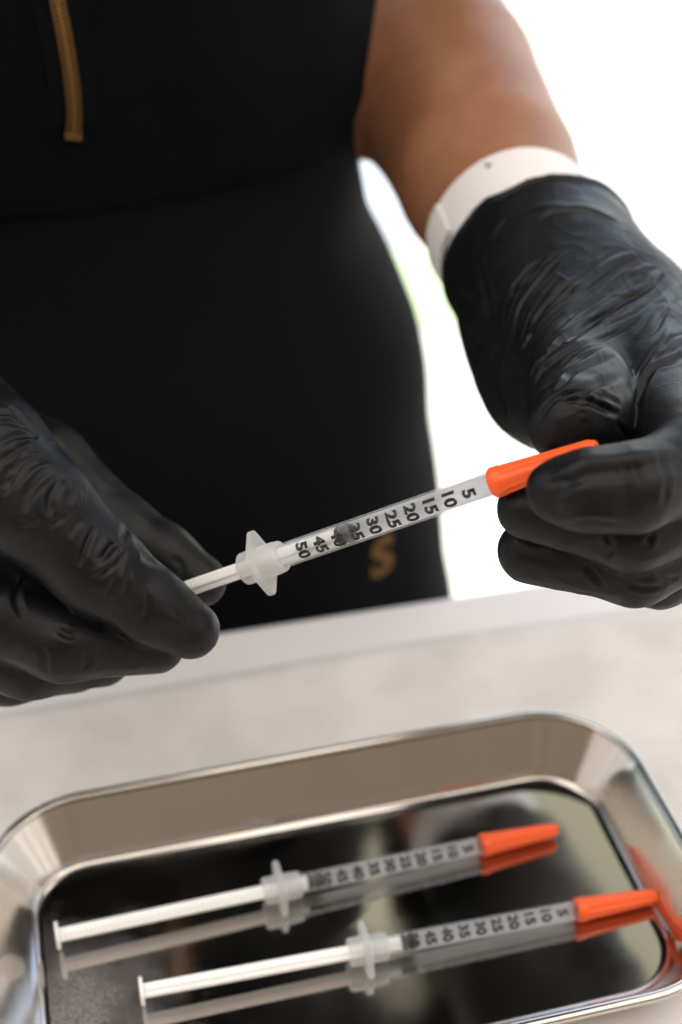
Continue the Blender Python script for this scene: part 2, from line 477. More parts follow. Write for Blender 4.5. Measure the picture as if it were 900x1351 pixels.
# two in the tray
def in_tray(disc_px, flange_px, capend_px, label, back, roll):
    a = on_z(*disc_px, FLOOR_Z + .0054); b = on_z(*capend_px, FLOOR_Z + .0035)
    fl_ = on_z(*flange_px, FLOOR_Z + .0054)
    print('tray syringe', (a - b).length, (fl_ - b).length, (a - fl_).length)
    d = (b - fl_).normalized()
    s = make_syringe(label); add_plunger(s, back, .0095)
    back_dir = Vector((-d.y, d.x, 0)).normalized()
    face = -back_dir * math.sin(R_(roll)) + Vector((0, 0, 1)) * math.cos(R_(roll))
    s.matrix_world = frame(fl_, d, face) @ Matrix.Scale(.955, 4)
    return s
TS = .95
in_tray((86, 1227), (370, 1172), (737, 1094), 'capped syringe lying farther back in the tray, its cap tip over clear steel floor', 51 * DU, 34)
in_tray((188, 1297), (483, 1253), (875, 1180), 'capped syringe lying nearer the tray front, its cap tip touching the tray wall', 49 * DU, 27)

# ------------------------------------------------------------------ implicit surfaces
class Field:
    def __init__(s, lo, hi, h):
        s.h = h; s.lo = np.array(lo, dtype=np.float64)
        s.n = np.ceil((np.array(hi) - s.lo) / h).astype(int) + 1
        s.ax = [s.lo[i] + np.arange(s.n[i]) * h for i in range(3)]
    def new(s): return np.full(tuple(s.n), 1.0, dtype=np.float32)
    def window(s, lo, hi):
        a = np.clip(np.floor((np.array(lo) - s.lo) / s.h).astype(int), 0, s.n)
        b = np.clip(np.ceil((np.array(hi) - s.lo) / s.h).astype(int) + 1, 0, s.n)
        return tuple(slice(int(x), int(y)) for x, y in zip(a, b))
    def pts(s, w):
        return np.meshgrid(s.ax[0][w[0]], s.ax[1][w[1]], s.ax[2][w[2]], indexing='ij', sparse=True)

def smin(a, b, k):
    h = np.clip(k - np.abs(a - b), 0, None) / k
    return np.minimum(a, b) - h * h * k * .25

def add_seg(F, A, p0, p1, r0, r1, k, margin=.012):
    p0 = np.array(p0); p1 = np.array(p1); rm = max(r0, r1) + margin
    w = F.window(np.minimum(p0, p1) - rm, np.maximum(p0, p1) + rm)
    if any(q.stop <= q.start for q in w): return
    X, Y, Z = F.pts(w)
    d = p1 - p0; L2 = max(float(d @ d), 1e-12)
    t = np.clip(((X - p0[0]) * d[0] + (Y - p0[1]) * d[1] + (Z - p0[2]) * d[2]) / L2, 0, 1)
    dist = np.sqrt((X - p0[0] - t * d[0]) ** 2 + (Y - p0[1] - t * d[1]) ** 2 + (Z - p0[2] - t * d[2]) ** 2) - (r0 + (r1 - r0) * t)
    A[w] = smin(A[w], dist.astype(np.float32), k)

def chain(F, A, pts, k, margin=.012):
    for (p, r), (q, s) in zip(pts[:-1], pts[1:]):
        add_seg(F, A, p, q, r, s, k, margin)

def surface(F, V):
    ins = V < 0
    nx, ny, nz = V.shape
    c = np.zeros((nx - 1, ny - 1, nz - 1), dtype=np.uint8)
    for i in (0, 1):
        for j in (0, 1):
            for k in (0, 1):
                c += ins[i:nx - 1 + i, j:ny - 1 + j, k:nz - 1 + k]
    act = np.argwhere((c > 0) & (c < 8))
    idx = np.full(c.shape, -1, dtype=np.int64); idx[tuple(act.T)] = np.arange(len(act))
    pos = np.zeros((len(act), 3)); cnt = np.zeros(len(act))
    offs = [(i, j, k) for i in (0, 1) for j in (0, 1) for k in (0, 1)]
    val = {o: V[act[:, 0] + o[0], act[:, 1] + o[1], act[:, 2] + o[2]] for o in offs}
    for o in offs:
        for ax in range(3):
            if o[ax]: continue
            q = list(o); q[ax] = 1; q = tuple(q)
            a, b = val[o], val[q]; m = (a < 0) != (b < 0)
            t = np.where(m, a / np.where(m, a - b, 1), 0)
            p = np.zeros((len(act), 3)); p[:] = o; p[:, ax] = t
            pos[m] += p[m]; cnt[m] += 1
    pos = F.lo + (act + pos / cnt[:, None]) * F.h
    quads = []
    for ax in range(3):
        u, v = (ax + 1) % 3, (ax + 2) % 3
        sl0 = [slice(None)] * 3; sl1 = [slice(None)] * 3
        sl0[ax] = slice(0, -1); sl1[ax] = slice(1, None)
        s0, s1 = ins[tuple(sl0)], ins[tuple(sl1)]
        e = np.argwhere(s0 != s1)
        ok = (e[:, u] > 0) & (e[:, v] > 0) & (e[:, u] < V.shape[u] - 1) & (e[:, v] < V.shape[v] - 1)
        e = e[ok]; flip = s0[tuple(e.T)]
        q = []
        for (du, dv) in ((-1, -1), (0, -1), (0, 0), (-1, 0)):
            p = e.copy(); p[:, u] += du; p[:, v] += dv
            q.append(idx[tuple(p.T)])
        q = np.stack(q, 1)
        q[~flip] = q[~flip][:, ::-1]
        quads.append(q)
    return pos, np.concatenate(quads)

def np_mesh(pos, quads):
    me = bpy.data.meshes.new('m')
    me.vertices.add(len(pos)); me.vertices.foreach_set('co', pos.astype(np.float32).ravel())
    me.loops.add(quads.size); me.loops.foreach_set('vertex_index', quads.astype(np.int32).ravel())
    me.polygons.add(len(quads))
    me.polygons.foreach_set('loop_start', np.arange(0, quads.size, 4, dtype=np.int32))
    me.polygons.foreach_set('loop_total', np.full(len(quads), 4, dtype=np.int32))
    me.update(calc_edges=True); me.validate()
    return me

def subdivide(me, levels=1):
    o = bpy.data.objects.new('s', me); C.objects.link(o)
    md = o.modifiers.new('s', 'SUBSURF'); md.levels = levels; md.render_levels = levels
    dg = bpy.context.evaluated_depsgraph_get()
    r = bpy.data.meshes.new_from_object(o.evaluated_get(dg))
    bpy.data.objects.remove(o)
    return r

def relax(pos, quads, it=2, lam=.5):
    for _ in range(it):
        acc = np.zeros_like(pos); n = np.zeros(len(pos))
        for a, b in ((0, 1), (1, 2), (2, 3), (3, 0)):
            np.add.at(acc, quads[:, a], pos[quads[:, b]]); np.add.at(n, quads[:, a], 1)
            np.add.at(acc, quads[:, b], pos[quads[:, a]]); np.add.at(n, quads[:, b], 1)
        pos = pos + lam * (acc / n[:, None] - pos)
    return pos

def get_co(me):
    a = np.empty(len(me.vertices) * 3, dtype=np.float32); me.vertices.foreach_get('co', a); return a.reshape(-1, 3).astype(np.float64)
def get_no(me):
    a = np.empty(len(me.vertices) * 3, dtype=np.float32); me.vertex_normals.foreach_get('vector', a); return a.reshape(-1, 3).astype(np.float64)

def wavy(co, freq, seed, n=7):
    """smooth random field in -1..1"""
    rg = np.random.default_rng(seed); s = 0
    for i in range(n):
        d = rg.normal(size=3); d /= np.linalg.norm(d)
        s = s + np.sin(co @ d * freq * rg.uniform(.6, 1.5) + rg.uniform(0, 6.28))
    return s / n ** .5 / 1.2

def apply_strokes(me, strokes):
    """creases and folds pressed into the surface along lines lying on it"""
    bv = BVHTree.FromPolygons([v.co for v in me.vertices], [tuple(p.vertices) for p in me.polygons])
    co = get_co(me); no = get_no(me); disp = np.zeros(len(co))
    for st in strokes:
        pl, amp, wid = st['pts'], st['amp'] / 1000, st['w'] / 1000
        kind = st.get('kind', 'fold')
        pp = []
        pts = catmull(pl, 7)
        for (x, y) in pts:
            d = (P(x, y, 1.0) - EYE).normalized()
            hit = bv.ray_cast(EYE, d)
            if hit[0] is not None: pp.append(np.array(hit[0]))
        # drop jumps across depth edges
        seg = [pp[0]] if pp else []
        for p in pp[1:]:
            if np.linalg.norm(p - seg[-1]) < .006: seg.append(p)
        if len(seg) < 3: continue
        seg = np.array(seg)
        rad = wid * 4.5
        lo, hi = seg.min(0) - rad, seg.max(0) + rad
        sel = np.nonzero(((co > lo) & (co < hi)).all(1))[0]
        if not len(sel): continue
        q = co[sel]; best = np.full(len(sel), 1e9); bt = np.zeros(len(sel)); sg = np.zeros(len(sel))
        m = len(seg) - 1
        for i in range(m):
            a, b = seg[i], seg[i + 1]; d = b - a; L2 = d @ d + 1e-15
            t = np.clip((q - a) @ d / L2, 0, 1)
            dv = q - a - t[:, None] * d
            dd = np.linalg.norm(dv, axis=1); mm = dd < best
            best[mm] = dd[mm]; bt[mm] = (i + t[mm]) / m
            side = np.einsum('ij,ij->i', np.cross(no[sel], d / L2 ** .5), dv)
            sg[mm] = np.sign(side[mm])
        ends = np.clip(np.minimum(bt, 1 - bt) * 4, 0, 1) ** .7
        ends = np.where((bt <= 0) | (bt >= 1), 0, ends)
        s = best / wid * sg
        if kind == 'groove': pr = -np.exp(-s * s)+ .35 * np.exp(-(np.abs(s) - 1.7) ** 2 * 1.2)
        elif kind == 'ridge': pr = np.exp(-s * s * .8)
        else: pr = np.exp(-(s - .7) ** 2 * .9) - .95 * np.exp(-(s + .75) ** 2 * 1.6)
        disp[sel] += amp * ends * pr
    co = co + no * disp[:, None]
    me.vertices.foreach_set('co', co.astype(np.float32).ravel()); me.update()

def catmull(p, n):
    p = [np.array(q, float) for q in p]
    if len(p) == 2: return [p[0] + (p[1] - p[0]) * t for t in np.linspace(0, 1, max(4, n * 2))]
    q = [2 * p[0] - p[1]] + p + [2 * p[-1] - p[-2]]; out = []
    for i in range(1, len(q) - 2):
        for t in np.linspace(0, 1, n, endpoint=False):
            a, b, c, d = q[i - 1:i + 3]
            out.append(.5 * (2 * b + (c - a) * t + (2 * a - 5 * b + 4 * c - d) * t * t + (3 * b - a - 3 * c + d) * t ** 3))
    out.append(p[-1]); return out

def pr(px, py, z, r): return (np.array(P(px, py, z)), r / 1000)

# ------------------------------------------------------------------ the person
def rel(x, y, z): return np.array((x, y, CAM_Z + z))

# right-hand side of the picture: the arm reaching in, wrist, glove
W_R = pr(680, 283, .470, 27.5)           # middle of the cuff
WA = np.array(P(667, 280, .472))
EL_R = np.array(P(508, -45, .605))
ARM_R = (W_R[0] - EL_R) / np.linalg.norm(W_R[0] - EL_R)      # pointing to the hand
elbow_r = W_R[0] - ARM_R * .235
BODY_YAW = R_(12)                       # the person faces the table squarely
BC = (-.098, .512)
def bod(s, f, z): return rel(BC[0] + s * math.cos(BODY_YAW) + f * math.sin(BODY_YAW), BC[1] + s * math.sin(BODY_YAW) - f * math.cos(BODY_YAW), z)
should_r = bod(.215, 0, .16)
W_L = pr(-330, 330, .43, 28)
elbow_l = rel(-.33, .56, -.11); should_l = bod(-.168, 0, .16)
ARM_L = (W_L[0] - elbow_l) / np.linalg.norm(W_L[0] - elbow_l)

TORSO = [  # height rel. to the eye, forward shift, half width, half depth
    (.30, -.02, .045, .050), (.24, -.02, .055, .055), (.20, -.02, .12, .07), (.15, -.015, .165, .085), (.10, -.012, .135, .095), (.05, -.01, .112, .102), (-.06, -.002, .104, .100),
    (-.14, 0, .114, .095), (-.195, 0, .110, .092), (-.227, 0, .117, .091), (-.247, 0, .126, .091), (-.274, 0, .135, .091), (-.303, 0, .1405, .091),
    (-.341, 0, .146, .0915), (-.382, 0, .150, .0915), (-.42, 0, .153, .0915), (-.56, 0, .150, .090)]
TO = np.array(TORSO)[::-1]

def torso_dist(F, w, off=0.0):
    X, Y, Z = F.pts(w); z = Z - CAM_Z
    g = lambda c: np.interp(z, TO[:, 0], TO[:, c])
    a, b = g(2) + off, g(3) + off
    dx, dy = X - BC[0], Y - BC[1]
    s = dx * math.cos(BODY_YAW) + dy * math.sin(BODY_YAW)
    f = dx * math.sin(BODY_YAW) - dy * math.cos(BODY_YAW) - g(1)
    e = 2.3
    rr = (np.abs(s / a) ** e + np.abs(f / b) ** e) ** (1 / e)
    return ((rr - 1) * np.minimum(a, b)).astype(np.float32)

def build(F, A, mat_, name, parent, sub=0, rel_it=2, post=None):
    pos, q = surface(F, A); pos = relax(pos, q, rel_it)
    me = np_mesh(pos, q)
    if sub: me = subdivide(me, sub)
    if post: post(me)
    return link(name, me, mat_, parent)

# the body: one continuous figure, mostly under the clothes
F = Field(rel(-.46, .33, -.60), rel(.16, .74, .33), .004)
A = F.new(); A[:] = .5
full = (slice(0, F.n[0]), slice(0, F.n[1]), slice(0, F.n[2]))
T = torso_dist(F, full, -.010)
Z = F.pts(full)[2] - CAM_Z
T = np.maximum(T, np.maximum(Z - .28, -.56 - Z)).astype(np.float32)
A = np.minimum(A, T)
for sh, el, wr, ax in ((should_r, elbow_r, WA, ARM_R), (should_l, elbow_l, W_L[0], ARM_L)):
    B = F.new()
    chain(F, B, [(sh, .048), ((sh * .45 + el * .55), .041), (el, .037)], .01, .03)
    m1 = el + (wr - el) * .28
    chain(F, B, [(el, .034), (m1, .0345), (el + (wr - el) * .62, .0352), (wr - ax * .022, .0308), (wr + ax * .012, .0270), (wr + ax * .026, .0250), (wr + ax * .045, .0225)], .003, .03)
    A = smin(A, B, .018)
person = build(F, A, M_skin, 'person', None, 0, 3)
tag(person, 'person in black zipped jacket and black trousers wearing black gloves behind the table', 'person')

# jacket: torso above the hem, sleeves lengthened to stand for elbow shade
F = Field(rel(-.46, .33, -.32), rel(.16, .74, .30), .0035)
full = (slice(0, F.n[0]), slice(0, F.n[1]), slice(0, F.n[2]))
X, Y, Z = F.pts(full); Z = Z - CAM_Z
T = torso_dist(F, full, .0)
hem = -.183 + .003 * np.sin(X * 22) + .04 * (X + .08)
T = np.maximum(T, np.maximum(hem - Z, Z - .235)).astype(np.float32)
A = T
for sh, el in ((should_r, elbow_r), (should_l, elbow_l)):
    B = F.new(); d = (el - sh) / np.linalg.norm(el - sh)
    chain(F, B, [(sh, .052), (sh * .4 + el * .6, .044), (el, .044)], .006, .03)
    pl = (X - 0) * d[0] + Y * d[1] + (Z + CAM_Z) * d[2] - float((sh + (el - sh) * .97) @ d)
    B = np.maximum(B, pl).astype(np.float32)
    A = smin(A, B, .02)
def cloth_post(seed, amp, freq):
    def f(me):
        co = get_co(me); no = get_no(me)
        wv = wavy(co * np.array([1, 1, 1.6]), freq, seed) + .5 * wavy(co, freq * 2.3, seed + 1)
        co += no * (amp * wv)[:, None]
        me.vertices.foreach_set('co', co.astype(np.float32).ravel()); me.update()
    return f
jacket = build(F, A, M_jacket, 'jacket', person, 0, 3, cloth_post(5, .0016, 45))

# trousers: hips and two legs down to the ground
F = Field(rel(-.32, .36, -1.15), rel(.12, .70, -.14), .0045)
full = (slice(0, F.n[0]), slice(0, F.n[1]), slice(0, F.n[2]))
X, Y, Z = F.pts(full); Z = Z - CAM_Z
T = torso_dist(F, full, -.0045)
T = np.maximum(T, np.maximum(Z + .155, -.50 - Z)).astype(np.float32)
B = F.new()
for sx in (-.068, .068):
    chain(F, B, [(bod(sx, 0, -.46), .074), (bod(sx * 1.15, 0, -.74), .062), (bod(sx * 1.2, 0, -1.09), .050)], .01, .03)
B = np.maximum(B, -1.075 - Z).astype(np.float32)
A = smin(T, B, .03)
trousers = build(F, A, M_trouser, 'trousers', person, 0, 3, cloth_post(9, .0014, 38))
for sx in (-.085, .085):
    c = bod(sx, .05, -CAM_Z)
    F = Field(c + np.array((-.09, -.14, 0)), c + np.array((.09, .14, .14)), .004)
    B = F.new()
    chain(F, B, [(bod(sx, 0, -CAM_Z + .09), .04), (bod(sx, 0, -CAM_Z + .04), .04), (bod(sx, .12, -CAM_Z + .03), .035)], .03, .03)
    X, Y, Z = F.pts((slice(0, F.n[0]), slice(0, F.n[1]), slice(0, F.n[2])))
    B = np.maximum(B, .004 - Z).astype(np.float32)
    build(F, B, M_trouser, 'shoe', person, 0, 2)

def bvh_of(o): return BVHTree.FromPolygons([v.co for v in o.data.vertices], [tuple(p.vertices) for p in o.data.polygons])
def cast(bv, px, py):
    d = (P(px, py, 1) - EYE).normalized(); h = bv.ray_cast(EYE, d); return h[0], h[1]

# brass zip on the jacket: tape, teeth, end stop
bj = bvh_of(jacket)
zp = [cast(bj, x, y) for (x, y) in catmull([(66, -60), (76, 0), (86, 50), (94, 100), (98, 140), (97, 178)], 24)]
zp = [(h, n) for h, n in zp if h is not None]
cum = [0]
for (a, _), (b, _) in zip(zp[:-1], zp[1:]): cum.append(cum[-1] + (b - a).length)
def zat(s):
    i = min(np.searchsorted(cum, s, 'right') - 1, len(zp) - 2); t = (s - cum[i]) / max(cum[i + 1] - cum[i], 1e-9)
    p = zp[i][0].lerp(zp[i + 1][0], t); n = zp[i][1].lerp(zp[i + 1][1], t).normalized()
    d = (zp[i + 1][0] - zp[i][0]).normalized(); return p, n, d
tape = []; s = 0
while s < cum[-1]:
    p, n, d = zat(s); sd = d.cross(n).normalized()
    tape.append([p + n * .0006 + sd * x for x in (-.007, 0, .007)]); s += .003
zt = link('zip_tape', mesh(*grid_mesh(tape, False)), M_trouser, jacket)
parts = []; s = .0005; i = 0
while s < cum[-1] - .001:
    p, n, d = zat(s); sd = d.cross(n).normalized(); sg = 1 if i % 2 else -1
    vs, fs = box((0, 0, 0), (1, 1, 1))
    vs = [p + n * (.0016 + .0009 * v[2] * 2) + d * (v[1] * .00062) + sd * (sg * .0009 + v[0] * .0028) for v in vs]
    parts.append((vs, fs)); s += .00068; i += 1
z = link('zip_teeth', mesh(*join(parts)), M_brass, jacket, smooth=False); z['kind'] = 'stuff'
p, n, d = zat(cum[-1] - .0006); sd = d.cross(n).normalized()
vs, fs = box((0, 0, 0), (1, 1, 1)); vs = [p + n * (.0017 + .0012 * v[2] * 2) + d * (v[1] * .0022) + sd * (v[0] * .0050) for v in vs]
link('zip_end_stop', mesh(vs, fs), M_brass, jacket, smooth=False)

# gold emblem printed on the trousers
bt = bvh_of(trousers)
hp, hn = cast(bt, 505, 733)
me = text_flat('S', .0245, .0009)
xs = [v.co.x for v in me.vertices]; ys = [v.co.y for v in me.vertices]
ex = Vector((hn.y * -1, hn.x, 0)).normalized();
if ex.x < 0: ex = -ex
ez = Vector((0, 0, 1))
for v in me.vertices:
    p = hp + ex * ((v.co.x - (min(xs) + max(xs)) / 2) * 1.15) + ez * (v.co.y - (min(ys) + max(ys)) / 2) + Vector((0, -.03, 0))
    h = bt.ray_cast(p, Vector((0, 1, 0)))
    v.co = (h[0] + Vector((0, -.0007, 0))) if h[0] is not None else p
link('emblem', me, M_gold, trousers, smooth=False)

# paper wristband above the cuff
def ring_frame(c, ax):
    ax = Vector(ax).normalized(); u = ax.cross(Vector((0, 0, 1))).normalized(); return Vector(c), ax, u, ax.cross(u)
c, ax, u, v2 = ring_frame(WA, ARM_R)
rows = []
for (t, r) in ((.0092, .0275), (.0090, .0285), (.0092, .0290), (.0262, .0276), (.0266, .0270), (.0264, .0260)):
    rows.append([c + ax * (t + .0006 * math.sin(k / 72 * 12.57)) + (u * math.cos(k / 72 * 6.2832) + v2 * math.sin(k / 72 * 6.2832)) * (r + .0005 * math.sin(3 * k / 72 * 6.2832)) for k in range(72)])
vs, fs = grid_mesh(rows); me = mesh(vs, fs); band = link('wristband', me, M_band, person); sharp(me, 50)

bb = bvh_of(band)
mk = [cast(bb, x, y) for x, y in ((641, 214), (644, 222), (649, 215))]
if all(q[0] is not None for q in mk):
    rows = []
    pts = [q[0] + q[1] * .0003 for q in mk]
    tv = (pts[2] - pts[0])  .normalized() * .00026; uv = mk[1][1].cross(tv).normalized() * .00026
    parts = []
    for a_, b_ in ((pts[0], pts[1]), (pts[1], pts[2])):
        parts.append(([a_ - tv, a_ + tv, b_ + tv, b_ - tv], [(0, 1, 2, 3)]))
    parts.append(([pts[0] - uv, pts[0] + uv, pts[1] + uv, pts[1] - uv], [(0, 1, 2, 3)]))
    link('printed_mark', mesh(*join(parts)), M_ink, band, smooth=False)
def seg_ring(t0, t1, r, a0, a1, th):
    rows = []
    for (t, dr) in ((t0, 0), (t0, th), (t1, th), (t1, 0)):
        rows.append([c + ax * t + (u * math.cos(a) + v2 * math.sin(a)) * (r + dr) for a in np.linspace(a0, a1, 16)])
    return rows
ang = None
hb_, _n = cast(bb, 585, 318)
if hb_ is not None:
    q = hb_ - c; a0 = math.atan2(q.dot(v2), q.dot(u))
    rows = seg_ring(.0095, .0245, .0284, a0 - .22, a0 + .22, .0012)
    vs, fs = grid_mesh(list(zip(*rows)), True, True, True)
    link('band_clasp', mesh([tuple(q) for q in vs], fs), M_band, band, smooth=False)

# ------------------------------------------------------------------ gloves
def glove(name, lo, hi, h, palm, fingers, wrist, ax, arm_r, strokes, kf=.0012, kp=.008, parent=None, extra=None, cuff_r=.0275, cavity=None):
    F = Field(lo, hi, h)
    A = F.new(); chain_k = .014
    for ch in palm: chain(F, A, ch, chain_k, .018)
    B = F.new()
    for ch in fingers:
        D = F.new(); chain(F, D, ch, .004)
        B = smin(B, D, kf)
    A = smin(A, B, kp)
    full = (slice(0, F.n[0]), slice(0, F.n[1]), slice(0, F.n[2]))
    X, Y, Z = F.pts(full)
    ax = np.array(ax); wrist = np.array(wrist)
    pl = -((X - wrist[0]) * ax[0] + (Y - wrist[1]) * ax[1] + (Z - wrist[2]) * ax[2])   # >0 towards the elbow
    pl = (pl + .0009 * np.sin(310 * X + 170 * Z) + .0006 * np.sin(520 * Y - 300 * X + 1)).astype(np.float32)
    bead = np.sqrt(np.clip(np.abs(A), 0, None) ** 2 + pl ** 2) - .0013
    A = np.maximum(A, pl)
    A = smin(A, bead, .0012)
    # hollow mouth of the cuff
    rad = np.sqrt((X - wrist[0] + pl * ax[0]) ** 2 + (Y - wrist[1] + pl * ax[1]) ** 2 + (Z - wrist[2] + pl * ax[2]) ** 2) - (cuff_r - .0012)
    mouth = np.maximum(rad, -pl - .012)
    A = np.maximum(A, -mouth).astype(np.float32)
    def post(me):
        co = get_co(me); no = get_no(me)
        wv = wavy(co, 150, 3) * .00024
        mk = np.clip(wavy(co, 70, 21) * .9 + .35, 0, 1)
        wv += mk * np.clip(1 - np.abs(wavy(co * np.array([1, .8, 1.2]), 210, 13)) * 1.6, 0, 1) ** 2 * .00026
        wv += np.clip(1 - np.abs(wavy(co, 430, 17)) * 2.0, 0, 1) ** 2 * .00012 * (1 - mk * .5)
        co += no * wv[:, None]
        me.vertices.foreach_set('co', co.astype(np.float32).ravel()); me.update()
        apply_strokes(me, strokes)
    return build(F, A, M_glove, name, parent, 1, 3, post)

def S(amp, w, kind, *pts): return dict(pts=list(pts), amp=amp * .9, w=w * .82, kind=kind)
STROKES_R = [
    S(.9, 1.3, 'groove', (712, 290), (722, 283), (740, 277), (765, 275), (790, 281), (818, 296)),
    S(.5, 1.6, 'ridge', (680, 294), (695, 279), (722, 272), (750, 268)),
    S(.8, 1.5, 'fold', (757, 388), (770, 377), (790, 360), (815, 345), (842, 336)),
    S(.6, 1.1, 'fold', (836, 366), (850, 356), (862, 351)),
    S(.8, 1.3, 'fold', (815, 396), (845, 383), (862, 370), (872, 359)),
    S(.8, 1.2, 'groove', (874, 404), (884, 396), (900, 378)),
    S(.4, 1.0, 'fold', (744, 371), (767, 355), (783, 343)),
    S(.5, 1.1, 'ridge', (664, 442), (663, 413), (671, 383), (690, 358), (705, 340)),
    S(.55, .95, 'groove', (673, 434), (677, 404), (691, 376), (706, 356), (722, 340)),
    S(.55, .95, 'groove', (679, 446), (682, 417), (696, 388), (720, 363), (738, 346)),
    S(.5, .9, 'groove', (691, 458), (693, 436), (703, 411), (722, 385), (740, 368)),
    S(.75, 1.0, 'groove', (699, 436), (716, 408), (736, 386), (752, 371)),
    S(.5, .9, 'groove', (726, 398), (741, 381), (756, 368)),
    S(.8, 1.0, 'groove', (690, 462), (696, 449), (703, 440)),
    S(1.0, 1.3, 'fold', (713, 480), (727, 461), (744, 445), (776, 426), (793, 413), (815, 399), (850, 381)),
    S(.7, 1.0, 'groove', (702, 514), (703, 488), (714, 473), (726, 462)),
    S(1.0, 1.2, 'fold', (703, 520), (712, 492), (730, 475), (752, 460), (775, 449), (802, 439), (825, 428), (840, 416)),
    S(.5, .9, 'groove', (740, 484), (756, 468), (772, 460), (792, 452)),
    S(.9, 1.2, 'fold', (730, 518), (741, 503), (758, 488), (779, 478), (802, 469), (826, 459)),
    S(.6, 1.0, 'groove', (738, 523), (750, 518), (766, 514)),
    S(.9, 1.3, 'groove', (764, 522), (781, 510), (799, 503), (825, 495)),
    S(.9, 1.3, 'fold', (842, 450), (861, 433), (872, 414), (886, 398), (902, 383)),
    S(.9, 1.6, 'ridge', (830, 536), (839, 508), (850, 495), (861, 479), (875, 458), (902, 424)),
    S(.9, 1.3, 'groove', (836, 560), (846, 516), (858, 490), (879, 480), (902, 468)),
    S(.5, .9, 'groove', (872, 456), (886, 446), (902, 440)),
    S(.7, 1.0, 'groove', (709, 560), (718, 543), (727, 531), (744, 521), (768, 514)),
    S(.9, 1.1, 'groove', (766, 528), (780, 531), (793, 537), (817, 548)),
    S(.7, 1.0, 'groove', (780, 524), (802, 524), (820, 534)),
    S(.5, .9, 'groove', (742, 531), (760, 529), (775, 535)),
    S(.4, 1.0, 'ridge', (770, 534), (773, 546), (768, 556)),
    S(.6, 1.0, 'groove', (812, 558), (824, 570), (828, 582)),
    S(.9, 2.6, 'fold', (732, 640), (753, 627), (775, 617), (817, 613), (851, 607), (900, 600)),
    S(.9, 1.8, 'ridge', (739, 672), (755, 652), (772, 638)),
    S(.4, 1.6, 'ridge', (709, 681), (741, 686), (763, 695)),
    S(.4, 2.0, 'groove', (820, 690), (832, 660), (838, 630), (834, 612)),
    S(.8, 1.0, 'groove', (853, 722), (858, 712), (861, 702)),
    S(.9, 1.0, 'groove', (770, 745), (781, 757), (795, 774)),
    S(.5, 2.0, 'ridge', (735, 724), (760, 716), (785, 709)),
    S(.6, 1.0, 'groove', (864, 760), (880, 764), (895, 764)),
    S(.5, 1.6, 'ridge', (606, 380), (622, 400), (640, 412)),
    S(.5, 1.4, 'groove', (640, 300), (628, 340), (640, 380), (650, 430)),
    S(.6, 1.4, 'groove', (618, 290), (640, 262), (668, 238), (700, 226), (740, 228), (775, 240)),
    S(.5, 1.2, 'groove', (650, 322), (660, 300), (672, 290)),
]
STROKES_L = [
    S(.9, 1.2, 'groove', (14, 536), (22, 546), (34, 560), (50, 578)),
    S(.7, 1.0, 'groove', (-8, 558), (12, 556), (26, 562), (38, 571)),
    S(.6, 1.0, 'groove', (-8, 545), (12, 546), (22, 554)),
    S(.7, 1.1, 'groove', (-6, 590), (14, 578), (32, 574), (50, 579)),
    S(.6, 1.6, 'groove', (6, 612), (18, 594), (32, 585)),
    S(1.0, 1.3, 'groove', (0, 652), (14, 626), (24, 612), (34, 597)),
    S(.9, 1.6, 'groove', (32, 676), (38, 652), (50, 638), (66, 628), (84, 623)),
    S(1.0, 1.4, 'groove', (70, 684), (66, 660), (74, 640), (86, 628)),
    S(.6, 1.2, 'groove', (64, 696), (74, 688), (84, 680)),
    S(.6, 1.6, 'ridge', (92, 674), (103, 658), (102, 644)),
    S(.5, 1.4, 'groove', (20, 690), (40, 690), (52, 676)),
    S(.9, .95, 'groove', (103, 748), (114, 718), (125, 695)),
    S(1.0, 1.1, 'groove', (133, 740), (146, 722), (150, 715)),
    S(.8, 1.2, 'fold', (122, 762), (149, 743), (164, 724)),
    S(.5, 1.3, 'groove', (88, 712), (98, 694), (108, 684)),
    S(.8, 1.3, 'groove', (25, 758), (22, 790), (30, 818)),
    S(.6, 1.4, 'groove', (74, 828), (90, 838), (104, 836)),
    S(.6, 1.5, 'groove', (186, 734), (208, 744), (232, 757)),
    S(.5, 1.5, 'groove', (160, 716), (166, 700), (172, 690)),
    S(.4, 2.0, 'ridge', (60, 560), (90, 594), (120, 622)),
    S(.5, 1.6, 'groove', (86, 596), (110, 622), (140, 652)),
    S(.4, 1.8, 'ridge', (214, 812), (236, 822), (255, 826)),
]

def resample(p, n):
    q = np.array(catmull(p, 10)); d = np.r_[0, np.cumsum(np.linalg.norm(np.diff(q, axis=0), axis=1))]
    t = np.linspace(0, d[-1], n); return np.stack([np.interp(t, d, q[:, 0]), np.interp(t, d, q[:, 1])], 1)
def fan(guides, per, amp, w, seed):
    """fine tension folds running between hand-laid guide lines"""
    rg = np.random.default_rng(seed); out = []
    g = [resample(q, 9) for q in guides]
    for a, b in zip(g[:-1], g[1:]):
        for k in range(per):
            t = (k + .5 + rg.uniform(-.3, .3)) / per
            q = a * (1 - t) + b * t
            lo = int(rg.integers(0, 4)); hi = int(rg.integers(6, 10))
            if hi - lo < 4: hi = lo + 4
            q = q[lo:hi] + rg.normal(0, 1.2, (hi - lo, 2))
            out.append(S(amp * rg.uniform(.5, 1.1), w * rg.uniform(.8, 1.3), 'groove' if rg.random() < .6 else 'fold', *[tuple(x) for x in q]))
    return out
STROKES_R += fan([[(664, 442), (663, 413), (671, 383), (690, 355), (712, 330)], [(690, 462), (696, 420), (722, 385), (760, 350), (800, 325)],
                  [(703, 500), (716, 455), (760, 420), (815, 385), (862, 352)], [(703, 520), (725, 480), (785, 445), (845, 415), (890, 375)],
                  [(712, 545), (740, 505), (790, 475), (840, 450), (880, 415)]], 7, .36, .75, 4)
